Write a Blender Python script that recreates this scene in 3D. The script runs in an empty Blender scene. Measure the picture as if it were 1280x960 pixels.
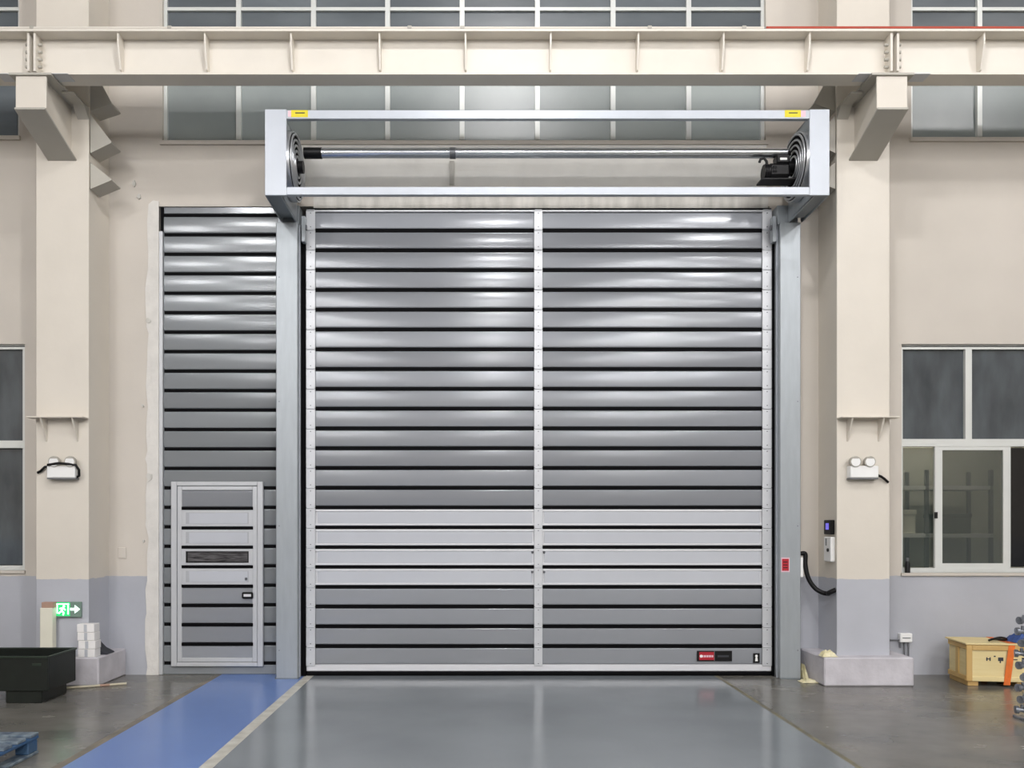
import bpy, math, random
from mathutils import Vector
random.seed(7)
scn = bpy.context.scene
COL = scn.collection

# ------------------------------------------------------------------ camera, world, exposure
EYE = 1.62          # camera height
F = 1000.0          # focal length in pixels of the 1280 px wide frame
VX, VY = 600, 655   # vanishing point of the depth direction
cam_d = bpy.data.cameras.new('camera')
cam = bpy.data.objects.new('camera', cam_d)
COL.objects.link(cam)
cam.location = (0, 0, EYE)
cam.rotation_euler = (math.pi / 2, 0, 0)
cam_d.sensor_width = 36
cam_d.lens = 36 * F / 1280
cam_d.shift_x = (640 - VX) / 1280
cam_d.shift_y = (VY - 480) / 1280
cam_d.clip_end = 200
scn.camera = cam
w = bpy.data.worlds.new('world')
scn.world = w
w.use_nodes = True
w.node_tree.nodes['Background'].inputs[0].default_value = (.5, .52, .55, 1)
w.node_tree.nodes['Background'].inputs[1].default_value = .05
vs = scn.view_settings
vs.view_transform = 'Standard'
vs.look = 'None'
vs.gamma = 1
vs.use_curve_mapping = False
vs.exposure = -0.34
LAMP = 340.0

# ------------------------------------------------------------------ helpers
def at(px, py, Y):
    return ((px - VX) * Y / F, Y, EYE - (py - VY) * Y / F)
def X(px, Y): return (px - VX) * Y / F
def Z(py, Y): return EYE - (py - VY) * Y / F

def lin(c):
    return tuple(((v / 255) / 12.92 if v / 255 <= .04045 else ((v / 255 + .055) / 1.055) ** 2.4) for v in c) + (1,)

def mat(name, rgb, rough=.5, metal=0, var=.08, scale=3, bump=0, bscale=40, stretch=(1, 1, 1), rgb2=None, coat=0, spec=.5, rvar=0, orand=0):
    m = bpy.data.materials.new(name)
    m.use_nodes = True
    nt = m.node_tree
    b = nt.nodes['Principled BSDF']
    N = nt.nodes.new
    tc = N('ShaderNodeTexCoord'); mp = N('ShaderNodeMapping'); mp.inputs['Scale'].default_value = stretch
    nt.links.new(tc.outputs['Object'], mp.inputs[0])
    nz = N('ShaderNodeTexNoise'); nz.inputs['Scale'].default_value = scale; nz.inputs['Detail'].default_value = 5
    nt.links.new(mp.outputs[0], nz.inputs[0])
    mr = N('ShaderNodeValToRGB')
    mr.color_ramp.elements[0].position = .3; mr.color_ramp.elements[1].position = .7
    c = lin(rgb)
    if rgb2:
        mr.color_ramp.elements[0].color = lin(rgb2); mr.color_ramp.elements[1].color = c
    else:
        mr.color_ramp.elements[0].color = tuple(v * (1 - var) for v in c[:3]) + (1,)
        mr.color_ramp.elements[1].color = tuple(min(1, v * (1 + var)) for v in c[:3]) + (1,)
    nt.links.new(nz.outputs[0], mr.inputs[0])
    if orand:     # every piece a slightly different shade of its own
        oi = N('ShaderNodeObjectInfo'); hv = N('ShaderNodeHueSaturation'); mv = N('ShaderNodeMapRange')
        mv.inputs[3].default_value = 1 - orand; mv.inputs[4].default_value = 1 + orand
        nt.links.new(oi.outputs['Random'], mv.inputs[0]); nt.links.new(mv.outputs[0], hv.inputs['Value'])
        nt.links.new(mr.outputs[0], hv.inputs['Color']); nt.links.new(hv.outputs[0], b.inputs['Base Color'])
    else:
        nt.links.new(mr.outputs[0], b.inputs['Base Color'])
    b.inputs['Roughness'].default_value = rough
    b.inputs['Metallic'].default_value = metal
    b.inputs['Specular IOR Level'].default_value = spec
    b.inputs['Coat Weight'].default_value = coat
    if rvar:
        ma = N('ShaderNodeMapRange'); ma.inputs[1].default_value = .3; ma.inputs[2].default_value = .7
        ma.inputs[3].default_value = rough - rvar; ma.inputs[4].default_value = rough + rvar
        nt.links.new(nz.outputs[0], ma.inputs[0]); nt.links.new(ma.outputs[0], b.inputs['Roughness'])
    if bump:
        n2 = N('ShaderNodeTexNoise'); n2.inputs['Scale'].default_value = bscale
        nt.links.new(mp.outputs[0], n2.inputs[0])
        bp = N('ShaderNodeBump'); bp.inputs['Strength'].default_value = bump; bp.inputs['Distance'].default_value = .01
        nt.links.new(n2.outputs[0], bp.inputs['Height']); nt.links.new(bp.outputs[0], b.inputs['Normal'])
    return m

def emit(name, rgb, s):
    m = bpy.data.materials.new(name); m.use_nodes = True
    b = m.node_tree.nodes['Principled BSDF']
    b.inputs['Base Color'].default_value = lin(rgb)
    b.inputs['Emission Color'].default_value = lin(rgb); b.inputs['Emission Strength'].default_value = s
    return m

def wall_mat(name, up, low, zsplit, rough=.6):
    """two coats of wall paint that meet at a height, with faint cloudy wear"""
    m = mat(name, up, rough, var=.05, scale=1.2, bump=.12, bscale=14)
    nt = m.node_tree; b = nt.nodes['Principled BSDF']
    src = b.inputs['Base Color'].links[0].from_socket
    N = nt.nodes.new
    geo = N('ShaderNodeNewGeometry'); sx = N('ShaderNodeSeparateXYZ'); nt.links.new(geo.outputs['Position'], sx.inputs[0])
    nz = N('ShaderNodeTexNoise'); nz.inputs['Scale'].default_value = 9; nt.links.new(geo.outputs['Position'], nz.inputs[0])
    ad = N('ShaderNodeMath'); ad.operation = 'MULTIPLY_ADD'; ad.inputs[1].default_value = .03
    nt.links.new(nz.outputs[0], ad.inputs[0]); nt.links.new(sx.outputs['Z'], ad.inputs[2])
    gt = N('ShaderNodeMath'); gt.operation = 'GREATER_THAN'; gt.inputs[1].default_value = zsplit + .015
    nt.links.new(ad.outputs[0], gt.inputs[0])
    n3 = N('ShaderNodeTexNoise'); n3.inputs['Scale'].default_value = 1.6; n3.inputs['Detail'].default_value = 6
    nt.links.new(geo.outputs['Position'], n3.inputs[0])
    r2 = N('ShaderNodeValToRGB'); c = lin(low)
    r2.color_ramp.elements[0].position = .3; r2.color_ramp.elements[1].position = .7
    r2.color_ramp.elements[0].color = tuple(v * .93 for v in c[:3]) + (1,); r2.color_ramp.elements[1].color = tuple(min(1, v * 1.06) for v in c[:3]) + (1,)
    nt.links.new(n3.outputs[0], r2.inputs[0])
    mx = N('ShaderNodeMix'); mx.data_type = 'RGBA'
    nt.links.new(gt.outputs[0], mx.inputs[0]); nt.links.new(r2.outputs[0], mx.inputs[6]); nt.links.new(src, mx.inputs[7])
    nt.links.new(mx.outputs[2], b.inputs['Base Color'])
    return m

M = {}
M['wall'] = wall_mat('wall_paint', (199, 192, 182), (173, 175, 182), 1.06)
M['steel_cream'] = wall_mat('column_paint', (215, 208, 196), (179, 181, 188), 1.06, .45)
M['beam'] = mat('beam_paint', (220, 214, 203), .45, var=.03)
M['bracket'] = mat('bracket_paint', (178, 174, 164), .5, var=.04)
M['plaster'] = mat('white_plaster', (213, 210, 204), .85, var=.06, scale=7, bump=.4, bscale=25)
M['white_band'] = mat('white_plaster_band', (232, 230, 224), .8, var=.05, scale=4, bump=.2, bscale=18)
M['lintel'] = mat('lintel_concrete', (216, 213, 206), .8, scale=3, stretch=(3, 3, .5), rgb2=(172, 170, 163), bump=.2)
M['plinth'] = mat('plinth_concrete', (204, 201, 206), .85, scale=5, rgb2=(184, 181, 186), bump=.4, bscale=20)
M['ceiling'] = mat('ceiling_sheet', (150, 152, 155), .6, var=.03)
M['concrete'] = mat('polished_concrete', (124, 121, 114), .24, scale=1.6, rgb2=(94, 93, 88), bump=.015, bscale=3, rvar=.05, stretch=(1, 1.4, 1))
M['epoxy'] = mat('grey_epoxy', (130, 136, 140), .18, scale=.9, rgb2=(119, 125, 129), rvar=.05, bump=.02, bscale=5)
M['blue_paint'] = mat('blue_floor_paint', (100, 131, 190), .28, scale=1.5, rgb2=(92, 122, 182))
M['line'] = mat('worn_white_line', (206, 204, 194), .4, scale=9, rgb2=(176, 172, 160))
M['yline'] = mat('worn_yellow_line', (128, 122, 92), .5, scale=5, rgb2=(92, 91, 84))
M['beige_edge'] = mat('bare_concrete_edge', (138, 128, 112), .5, scale=5, rgb2=(98, 95, 88))
M['slat'] = mat('satin_aluminium_slat', (139, 142, 147), .17, .08, var=.03, scale=.7, stretch=(1, 1, 5), spec=.33, orand=.14)
M['slat2'] = mat('panel_aluminium_slat', (130, 134, 137), .17, .08, var=.03, scale=.7, stretch=(1, 1, 5), spec=.33, orand=.14)
M['hinge'] = mat('pale_aluminium_hinge', (200, 202, 205), .42, .3, var=.03, scale=8)
M['vis_frame'] = mat('white_aluminium', (214, 215, 218), .4, .2, var=.02)
M['vis_pane'] = mat('milky_pane', (188, 191, 197), .2, 0, var=.02, coat=.3)
M['pass_frame'] = mat('pass_door_frame', (192, 194, 197), .42, .25, var=.03)
M['dark_pane'] = mat('dark_pane', (120, 118, 120), .1, .3, scale=7, rgb2=(10, 10, 12), stretch=(1, 1, 12))
M['rubber'] = mat('black_rubber', (5, 5, 7), .7, var=.2, spec=.1)
M['galv'] = mat('galvanised_steel', (160, 166, 170), .4, .35, var=.05, scale=6, stretch=(4, 4, .6))
M['galv_dark'] = mat('galvanised_shaded', (128, 135, 140), .4, .6, var=.08, scale=5)  # darker galvanised copy, shade of the header underside put into the colour
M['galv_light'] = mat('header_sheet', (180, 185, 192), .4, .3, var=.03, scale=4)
M['chrome'] = mat('steel_tube', (200, 203, 206), .2, .95, var=.05)
M['spiral'] = mat('spiral_track', (190, 192, 195), .3, .8, var=.05)
M['black'] = mat('black_plastic', (9, 8, 10), .45, var=.2, spec=.3)
M['screw'] = mat('screw_steel', (110, 112, 116), .4, .6, var=.1)
M['bracket_grey'] = mat('pane_gasket_grey', (168, 170, 174), .5, var=.03)
M['red'] = mat('red_print', (170, 24, 42), .45, var=.06)
M['white'] = mat('white_plastic', (236, 236, 234), .4, var=.02)
M['yellow'] = mat('yellow_label', (222, 206, 20), .5, var=.05)
M['pink'] = mat('pink_label', (226, 190, 200), .5, var=.05)
M['alu_win'] = mat('window_aluminium', (214, 216, 212), .4, .2, var=.03)
M['glass_top'] = mat('frosted_clerestory_glass', (150, 157, 154), .34, 0, scale=.8, rgb2=(126, 134, 133), spec=.7, orand=.25)
M['glass_top2'] = mat('dusty_clerestory_glass', (104, 111, 115), .3, 0, scale=.9, rgb2=(74, 81, 86), spec=.8, orand=.2, stretch=(1, 1, 3))
M['glass_dark'] = mat('dark_window_glass', (78, 85, 90), .06, 0, scale=2.2, rgb2=(46, 53, 58), spec=.8, stretch=(2, 1, .7))
M['green'] = mat('dark_green_paint', (13, 20, 15), .4, var=.3, scale=6)
M['green_in'] = mat('green_rim', (36, 48, 38), .4, var=.2, scale=6)
M['blue_wood'] = mat('blue_pallet', (44, 84, 128), .6, scale=9, rgb2=(66, 94, 122), bump=.2)
M['blue_top'] = mat('dusty_pallet_top', (132, 144, 150), .7, scale=16, rgb2=(52, 70, 92), bump=.3)
M['ply'] = mat('pale_plywood', (226, 209, 158), .6, scale=3, rgb2=(216, 196, 142), stretch=(.5, 1, 8))
M['ply_dark'] = mat('pine_batten', (206, 174, 112), .6, scale=4, rgb2=(190, 152, 92), stretch=(1, 1, .6))
M['orange'] = mat('orange_strap', (222, 110, 40), .55, var=.08, scale=20)
M['bluebag'] = mat('blue_cloth', (52, 84, 150), .6, scale=12, rgb2=(36, 58, 110))
M['carton'] = mat('white_carton', (232, 230, 228), .7, var=.04, scale=6)
M['cream_carton'] = mat('cream_carton', (222, 219, 202), .7, var=.03, scale=6)
M['brown'] = mat('brown_card', (172, 140, 122), .7, var=.06)
M['stick'] = mat('pale_stick', (206, 200, 180), .6, scale=5, rgb2=(186, 176, 150))
M['film'] = mat('yellowish_film', (232, 226, 196), .35, scale=12, rgb2=(210, 200, 150))
M['castiron'] = mat('grey_casting', (186, 190, 196), .34, .6, scale=14, rgb2=(104, 108, 116))
M['wedge'] = mat('dark_grey_matte', (50, 52, 58), .7, var=.2)  # plain dark grey, also used for print and stencil marks
M['redline'] = mat('red_conductor', (178, 72, 50), .5, var=.08)
M['lampcase'] = mat('lamp_housing', (120, 122, 126), .4, .5, var=.05)
M['inner'] = mat('inner_room_paint', (200, 198, 186), .7, var=.06)
M['lens'] = emit('lamp_lens', (252, 250, 250), LAMP)
M['exit_green'] = emit('exit_green', (40, 200, 110), .9)
M['exit_white'] = emit('exit_white', (225, 255, 240), 2.2)
M['exit_grey'] = mat('exit_grey', (118, 140, 128), .4, var=.04)
M['purple'] = emit('keypad_glow', (120, 110, 230), .8)

def glass_see(name, rgb, t):
    m = bpy.data.materials.new(name); m.use_nodes = True
    nt = m.node_tree; b = nt.nodes['Principled BSDF']
    b.inputs['Base Color'].default_value = lin(rgb); b.inputs['Roughness'].default_value = .06; b.inputs['Specular IOR Level'].default_value = .8
    tr = nt.nodes.new('ShaderNodeBsdfTransparent'); tr.inputs[0].default_value = (.9, .9, .88, 1)
    mx = nt.nodes.new('ShaderNodeMixShader'); mx.inputs[0].default_value = t
    nt.links.new(b.outputs[0], mx.inputs[1]); nt.links.new(tr.outputs[0], mx.inputs[2])
    nt.links.new(mx.outputs[0], nt.nodes['Material Output'].inputs[0])
    return m
M['glass_see'] = glass_see('clear_window_glass', (80, 90, 86), .68)
M['glass_sash'] = glass_see('greenish_sash_glass', (74, 80, 76), .5)
M['open_bay_dark'] = mat('open_bay_darkness', (12, 13, 14), .1, var=.1)  # black sheet painting the darkness of an open window bay
M['tube'] = emit('room_fill_tube', (255, 250, 240), 60)  # glow of the added fill lamp in the side room

ROOTLOC = {}
def tag(o, label=None, cat=None, group=None, kind=None):
    if label: o['label'] = label
    if cat: o['category'] = cat
    if group: o['group'] = group
    if kind: o['kind'] = kind
    return o

def empty(name, loc, label=None, cat=None, group=None, kind=None, rz=0):
    o = bpy.data.objects.new(name, None); COL.objects.link(o)
    o.location = loc; o.rotation_euler = (0, 0, rz); o.empty_display_size = .1
    ROOTLOC[o.name] = Vector(loc)
    return tag(o, label, cat, group, kind)

class MB:
    def __init__(s): s.v = []; s.f = []; s.sm = []
    def add(s, vs, fs, smooth=False):
        n = len(s.v); s.v += [tuple(v) for v in vs]
        s.f += [tuple(i + n for i in f) for f in fs]; s.sm += [smooth] * len(fs)
        return s
    def box(s, a, b):
        x0, x1 = sorted((a[0], b[0])); y0, y1 = sorted((a[1], b[1])); z0, z1 = sorted((a[2], b[2]))
        return s.add([(x0, y0, z0), (x1, y0, z0), (x1, y1, z0), (x0, y1, z0), (x0, y0, z1), (x1, y0, z1), (x1, y1, z1), (x0, y1, z1)],
                     [(0, 3, 2, 1), (4, 5, 6, 7), (0, 1, 5, 4), (1, 2, 6, 5), (2, 3, 7, 6), (3, 0, 4, 7)])
    def bbox(s, a, b, r=.006):
        """box with chamfered edges all round"""
        x0, x1 = sorted((a[0], b[0])); y0, y1 = sorted((a[1], b[1])); z0, z1 = sorted((a[2], b[2]))
        r = min(r, (x1 - x0) * .45, (y1 - y0) * .45, (z1 - z0) * .45)
        pts = []
        for i, (cx, sx) in enumerate(((x0, 1), (x1, -1))):
            for j, (cy, sy) in enumerate(((y0, 1), (y1, -1))):
                for k, (cz, sz) in enumerate(((z0, 1), (z1, -1))):
                    pts += [(cx, cy + sy * r, cz + sz * r), (cx + sx * r, cy, cz + sz * r), (cx + sx * r, cy + sy * r, cz)]
        def q(i, j, k, a): return ((i * 2 + j) * 2 + k) * 3 + a
        fs = []
        for i in (0, 1):
            l = [q(i, 0, 0, 0), q(i, 1, 0, 0), q(i, 1, 1, 0), q(i, 0, 1, 0)]; fs.append(tuple(l if i else l[::-1]))
            l = [q(0, i, 0, 1), q(1, i, 0, 1), q(1, i, 1, 1), q(0, i, 1, 1)]; fs.append(tuple(l[::-1] if i else l))
            l = [q(0, 0, i, 2), q(1, 0, i, 2), q(1, 1, i, 2), q(0, 1, i, 2)]; fs.append(tuple(l if i else l[::-1]))
        for i in (0, 1):
            for j in (0, 1):
                fs.append((q(i, j, 0, 0), q(i, j, 1, 0), q(i, j, 1, 1), q(i, j, 0, 1)))
                fs.append((q(i, 0, j, 0), q(i, 1, j, 0), q(i, 1, j, 2), q(i, 0, j, 2)))
                fs.append((q(0, i, j, 1), q(1, i, j, 1), q(1, i, j, 2), q(0, i, j, 2)))
                for k in (0, 1): fs.append((q(i, j, k, 0), q(i, j, k, 1), q(i, j, k, 2)))
        return s.add(pts, fs)
    def prism(s, poly, axis, a, b, smooth=False):
        """extrude a 2-D polygon along an axis: axis x -> (y,z), y -> (x,z), z -> (x,y)"""
        def P(p, t): return {'x': (t, p[0], p[1]), 'y': (p[0], t, p[1]), 'z': (p[0], p[1], t)}[axis]
        n = len(poly)
        s.add([P(p, a) for p in poly] + [P(p, b) for p in poly], [(i, (i + 1) % n, n + (i + 1) % n, n + i) for i in range(n)], smooth)
        return s.add([P(p, a) for p in poly] + [P(p, b) for p in poly], [tuple(range(n))[::-1], tuple(range(n, 2 * n))])
    def tube(s, pts, r, n=10, cap=True):
        pts = [Vector(p) for p in pts]; R = r if isinstance(r, (list, tuple)) else [r] * len(pts)
        vs = []; up = None
        for i, p in enumerate(pts):
            d = (pts[min(i + 1, len(pts) - 1)] - pts[max(i - 1, 0)]).normalized()
            if up is None: up = d.orthogonal().normalized()
            else: up = (up - d * up.dot(d)).normalized()
            sd = d.cross(up)
            vs += [p + (up * math.cos(2 * math.pi * k / n) + sd * math.sin(2 * math.pi * k / n)) * R[i] for k in range(n)]
        fs = [(i * n + k, i * n + (k + 1) % n, (i + 1) * n + (k + 1) % n, (i + 1) * n + k) for i in range(len(pts) - 1) for k in range(n)]
        s.add(vs, fs, True)
        if cap:
            s.add(vs[:n], [tuple(range(n))[::-1]]); s.add(vs[-n:], [tuple(range(n))])
        return s
    def ring(s, c, axis, R, r, n=40, m=8):
        """torus"""
        vs = []
        for i in range(n):
            a = 2 * math.pi * i / n
            for k in range(m):
                b = 2 * math.pi * k / m; q = R + r * math.cos(b); h = r * math.sin(b)
                u, v = q * math.cos(a), q * math.sin(a)
                vs.append({'x': (c[0] + h, c[1] + u, c[2] + v), 'y': (c[0] + u, c[1] + h, c[2] + v), 'z': (c[0] + u, c[1] + v, c[2] + h)}[axis])
        return s.add(vs, [(i * m + k, ((i + 1) % n) * m + k, ((i + 1) % n) * m + (k + 1) % m, i * m + (k + 1) % m) for i in range(n) for k in range(m)], True)
    def mesh(s, name, m, off=(0, 0, 0)):
        me = bpy.data.meshes.new(name)
        me.from_pydata([(v[0] - off[0], v[1] - off[1], v[2] - off[2]) for v in s.v], [], s.f)
        me.polygons.foreach_set('use_smooth', s.sm)
        me.materials.append(M[m] if isinstance(m, str) else m)
        import bmesh
        bm = bmesh.new(); bm.from_mesh(me); bmesh.ops.recalc_face_normals(bm, faces=bm.faces); bm.to_mesh(me); bm.free()
        me.update(); return me
    def build(s, name, m, parent=None, label=None, cat=None, group=None, kind=None, local=False):
        """link as one object; coordinates are world ones unless local"""
        if parent is None:
            xs = [v[0] for v in s.v]; ys = [v[1] for v in s.v]; zs = [v[2] for v in s.v]
            loc = Vector(((min(xs) + max(xs)) / 2, (min(ys) + max(ys)) / 2, min(zs)))
            o = bpy.data.objects.new(name, s.mesh(name, m, loc)); COL.objects.link(o); o.location = loc
            ROOTLOC[o.name] = loc
        else:
            base = ROOTLOC[parent.name]; off = (0, 0, 0) if local else base
            o = bpy.data.objects.new(name, s.mesh(name, m, off)); COL.objects.link(o); o.parent = parent
            ROOTLOC[o.name] = base
        return tag(o, label, cat, group, kind)

def piece(name, me, parent, wloc):
    """a repeat of a shared mesh as a part, placed at a world point"""
    o = bpy.data.objects.new(name, me); COL.objects.link(o); o.parent = parent
    o.location = Vector(wloc) - ROOTLOC[parent.name]
    ROOTLOC[o.name] = Vector(wloc)
    return o

# ------------------------------------------------------------------ depths of the place
YW = 8.60    # wall face
YC = 8.13    # column face
YP = 7.98    # plinth face
YD = 8.55    # door curtain
YG = 8.36    # guide front
YH = 7.75    # header front
YL = 8.62    # side panel
YHB = 8.42   # header rear
XL, XR, YB, ZC = -17.0, 19.0, -34.0, 11.0

# ------------------------------------------------------------------ room shell
stripe_l, stripe_r = -1.87, -1.775
blue_l = -2.78
grey_r = 2.50
def floor_slab(name, x0, x1, m):
    tag(MB().box((x0, YB, -.1), (x1, YW + 2.5, 0)).build(name, m), kind='structure')
floor_slab('floor', XL, blue_l - .07, 'concrete')
floor_slab('floor_edge_strip', blue_l - .07, blue_l, 'beige_edge')
floor_slab('floor_blue_lane', blue_l, stripe_l, 'blue_paint')
floor_slab('floor_white_line', stripe_l, stripe_r, 'line')
floor_slab('floor_grey_lane', stripe_r, grey_r, 'epoxy')
floor_slab('floor_yellow_line', grey_r, grey_r + .045, 'yline')
floor_slab('floor_concrete', grey_r + .045, XR, 'concrete')
tag(MB().box((XL - .2, YB - .2, ZC), (XR + .2, YW + .3, ZC + .2)).build('ceiling', 'ceiling'), kind='structure')
tag(MB().box((XL - .2, YB, 0), (XL, YW + .3, ZC)).build('wall_left', 'wall'), kind='structure')
tag(MB().box((XR, YB, 0), (XR + .2, YW + .3, ZC)).build('wall_right', 'wall'), kind='structure')
tag(MB().box((XL - .2, YB - .2, 0), (XR + .2, YB, ZC)).build('wall_front', 'wall'), kind='structure')

# holes: door opening, clerestory windows, low windows
TOP_C = 7.9
WIN_C = (X(203, YW), X(957, YW), Z(177, YW), TOP_C)
WIN_L = (X(-160, YW), X(24, YW), Z(171, YW), TOP_C)
WIN_R = (X(1139, YW), X(1420, YW), Z(173, YW), TOP_C)
LOW_L = (X(-140, YW), X(31, YW), Z(713, YW), Z(430, YW))
LOW_R = (X(1127, YW), X(1432, YW), Z(716, YW), Z(430, YW))
OPEN = (X(199, YW), X(962, YW), 0, Z(258, YW))
holes = [WIN_C, WIN_L, WIN_R, LOW_L, LOW_R, OPEN]
xs = sorted({XL, XR} | {h[0] for h in holes} | {h[1] for h in holes})
zs = sorted({0, ZC} | {h[2] for h in holes} | {h[3] for h in holes})
wb = MB()
for i in range(len(xs) - 1):
    k = 0
    while k < len(zs) - 1:
        def solid(kk):
            cx, cz = (xs[i] + xs[i + 1]) / 2, (zs[kk] + zs[kk + 1]) / 2
            return not any(h[0] < cx < h[1] and h[2] < cz < h[3] for h in holes)
        if not solid(k): k += 1; continue
        e = k
        while e + 1 < len(zs) - 1 and solid(e + 1): e += 1
        wb.box((xs[i], YW, zs[k]), (xs[i + 1], YW + .24, zs[e + 1])); k = e + 1
wall = wb.build('wall_back', 'wall', kind='structure')

# patched plaster beside the door opening, ragged towards the wall
rag = []
zz = 0.0
while zz < 4.98:
    rag.append((X(184, YW) + random.uniform(-.02, .02), zz)); zz += random.uniform(.04, .3)
poly = [(OPEN[0], 0)] + [(OPEN[0], OPEN[3] + .05)] + [(OPEN[0] - .06, OPEN[3] + .06), (OPEN[0] - .11, OPEN[3] + .02)] + rag[::-1]
MB().prism(poly, 'y', YW - .012, YW + .02).build('plaster_patch', 'plaster', wall, label='rough white plaster patch beside the opening')
MB().box((X(372, YW), YW - .008, Z(241, YW)), (X(958, YW), YW + .02, Z(181.5, YW))).build('plaster_band', 'white_band', wall, label='white plaster band above the door')
MB().box((X(392, YW), YW - .006, OPEN[3] - .02), (X(960, YW), YW + .02, Z(241, YW))).build('lintel', 'lintel', wall, label='stained bare concrete lintel')
for (px, py, r) in ((186, 402, .03), (188, 597, .045), (179, 507, .016), (180, 676, .016), (168, 230, .03), (174, 246, .025)):
    c = at(px, py, YW)
    pts = [(c[0] + r * random.uniform(.5, 1.1) * math.cos(a), c[2] + r * random.uniform(.5, 1.3) * math.sin(a)) for a in [2 * math.pi * k / 9 for k in range(9)]]
    MB().prism(pts, 'y', YW - .02, YW).build('plaster_crumb', 'lintel', wall)
c = at(153, 691, YW)
MB().bbox((c[0] - .045, YW - .012, c[2] - .06), (c[0] + .045, YW, c[2] + .06)).build('cover_plate', 'wall', wall)

# ------------------------------------------------------------------ windows
def rect_pane(root, x0, x1, z0, z1, y, m, name='pane'):
    return MB().box((x0, y, z0), (x1, y + .012, z1)).build(name, m, root)
def clerestory(name, hole, mull, label, trans, mats):
    x0, x1, z0, z1 = hole
    r = empty(name, ((x0 + x1) / 2, YW + .1, z0), kind='structure', label=label)
    t = .035
    y0, y1 = YW + .04, YW + .10
    for a, b in (((x0, z0), (x1, z0 + t)), ((x0, z1 - t), (x1, z1)), ((x0, z0 + t), (x0 + t, z1 - t)), ((x1 - t, z0 + t), (x1, z1 - t))):
        MB().box((a[0], y0, a[1]), (b[0], y1, b[1])).build('window_frame', 'alu_win', r)
    ed = [x0 + t] + mull + [x1 - t]
    for m in mull:
        MB().box((m - .026, y0 - .01, z0 + t), (m + .026, y1, z1 - t)).build('mullion', 'alu_win', r)
    for i in range(len(ed) - 1):
        zt = [z0 + t] + trans + [z1 - t]
        for k in range(len(zt) - 1):
            rect_pane(r, ed[i], ed[i + 1], zt[k], zt[k + 1], YW + .07, mats[min(k, len(mats) - 1)])
    for z in trans:
        MB().box((x0 + t, y0, z - .018), (x1 - t, y1, z + .018)).build('transom', 'alu_win', r)
    MB().box((x0 - .02, YW - .03, z0 - .04), (x1 + .02, YW + .12, z0)).build('window_sill', 'wall', r)
    return r
tr_z = [Z(70, YW), Z(8, YW)]
clerestory('window_1', WIN_C, [X(p, YW) for p in (297, 391, 484, 577.5, 672, 767, 862)], 'long clerestory window above the slatted door', tr_z, ['glass_top', 'glass_top2'])
clerestory('window_2', WIN_L, [X(p, YW) for p in (-70,)], 'clerestory window beyond the column with the exit sign', tr_z, ['glass_top2', 'glass_top2'])
clerestory('window_3', WIN_R, [X(p, YW) for p in (1227, 1320)], 'clerestory window above the wooden crate', tr_z, ['glass_top', 'glass_top2'])

def low_window(name, hole, label, up_mull, low_bays, ztr):
    x0, x1, z0, z1 = hole
    r = empty(name, ((x0 + x1) / 2, YW + .1, z0), kind='structure', label=label)
    y0, y1 = YW + .03, YW + .11
    t = .04
    for a, b in (((x0, z0), (x1, z0 + .05)), ((x0, z1 - .05), (x1, z1)), ((x0, z0 + .05), (x0 + t * .7, z1 - .05)), ((x1 - t, z0 + .05), (x1, z1 - .05)), ((x0 + t * .7, ztr - .04), (x1 - t, ztr + .04))):
        MB().box((a[0], y0, a[1]), (b[0], y1, b[1])).build('window_frame', 'alu_win', r)
    MB().box((x0, y0 - .004, z1 - .024), (x1, y0, z1 - .014)).build('frame_gasket', 'black', r)
    ed = [x0 + t * .7] + up_mull + [x1 - t]
    for m in up_mull:
        MB().box((m - .035, y0, ztr + .04), (m + .035, y1, z1 - .05)).build('mullion', 'alu_win', r)
    for i in range(len(ed) - 1):
        rect_pane(r, ed[i], ed[i + 1], ztr + .04, z1 - .05, YW + .07, 'glass_dark')
    for (a, b, kind) in low_bays:
        if kind == 'open': continue
        s = .08 if kind == 'sash' else .018
        yy = YW + (.035 if kind == 'sash' else .075)
        if kind == 'sash':
            for p, q in (((a, z0 + .05), (a + s, ztr - .04)), ((b - s, z0 + .05), (b, ztr - .04)), ((a + s, z0 + .05), (b - s, z0 + .10)), ((a + s, ztr - .08), (b - s, ztr - .04))):
                MB().box((p[0], yy, p[1]), (q[0], yy + .03, q[1])).build('sash_frame', 'alu_win', r)
        rect_pane(r, a + .01, b - .01, z0 + .06, ztr - .05, yy + .014, {'dim': 'glass_dark', 'black': 'open_bay_dark', 'sash': 'glass_sash'}.get(kind, 'glass_see'))
    MB().box((x0 - .01, YW - .025, z0 - .03), (x1 + .01, YW + .12, z0)).build('window_sill', 'wall', r)
    return r
low_window('window_4', LOW_L, 'two-tier window beyond the column with the exit sign', [X(-60, YW)], [(LOW_L[0], X(-62, YW), 'dim'), (X(-66, YW), LOW_L[1] - .01, 'dim')], Z(555, YW))
rw = low_window('window_5', LOW_R, 'two-tier sliding window above the wooden crate', [X(1213, YW), X(1330, YW)],
                [(LOW_R[0] + .02, X(1176, YW), 'fixed'), (X(1171, YW), X(1266, YW), 'sash'), (X(1266, YW), X(1340, YW), 'black'), (X(1340, YW), LOW_R[1] - .02, 'fixed')], Z(553, YW))  # the 'black' bay is an opening, its darkness painted on a sheet
MB().box((X(1170, YW), YW + .028, Z(648, YW)), (X(1174, YW), YW + .036, Z(640, YW))).build('latch', 'black', rw)
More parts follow.
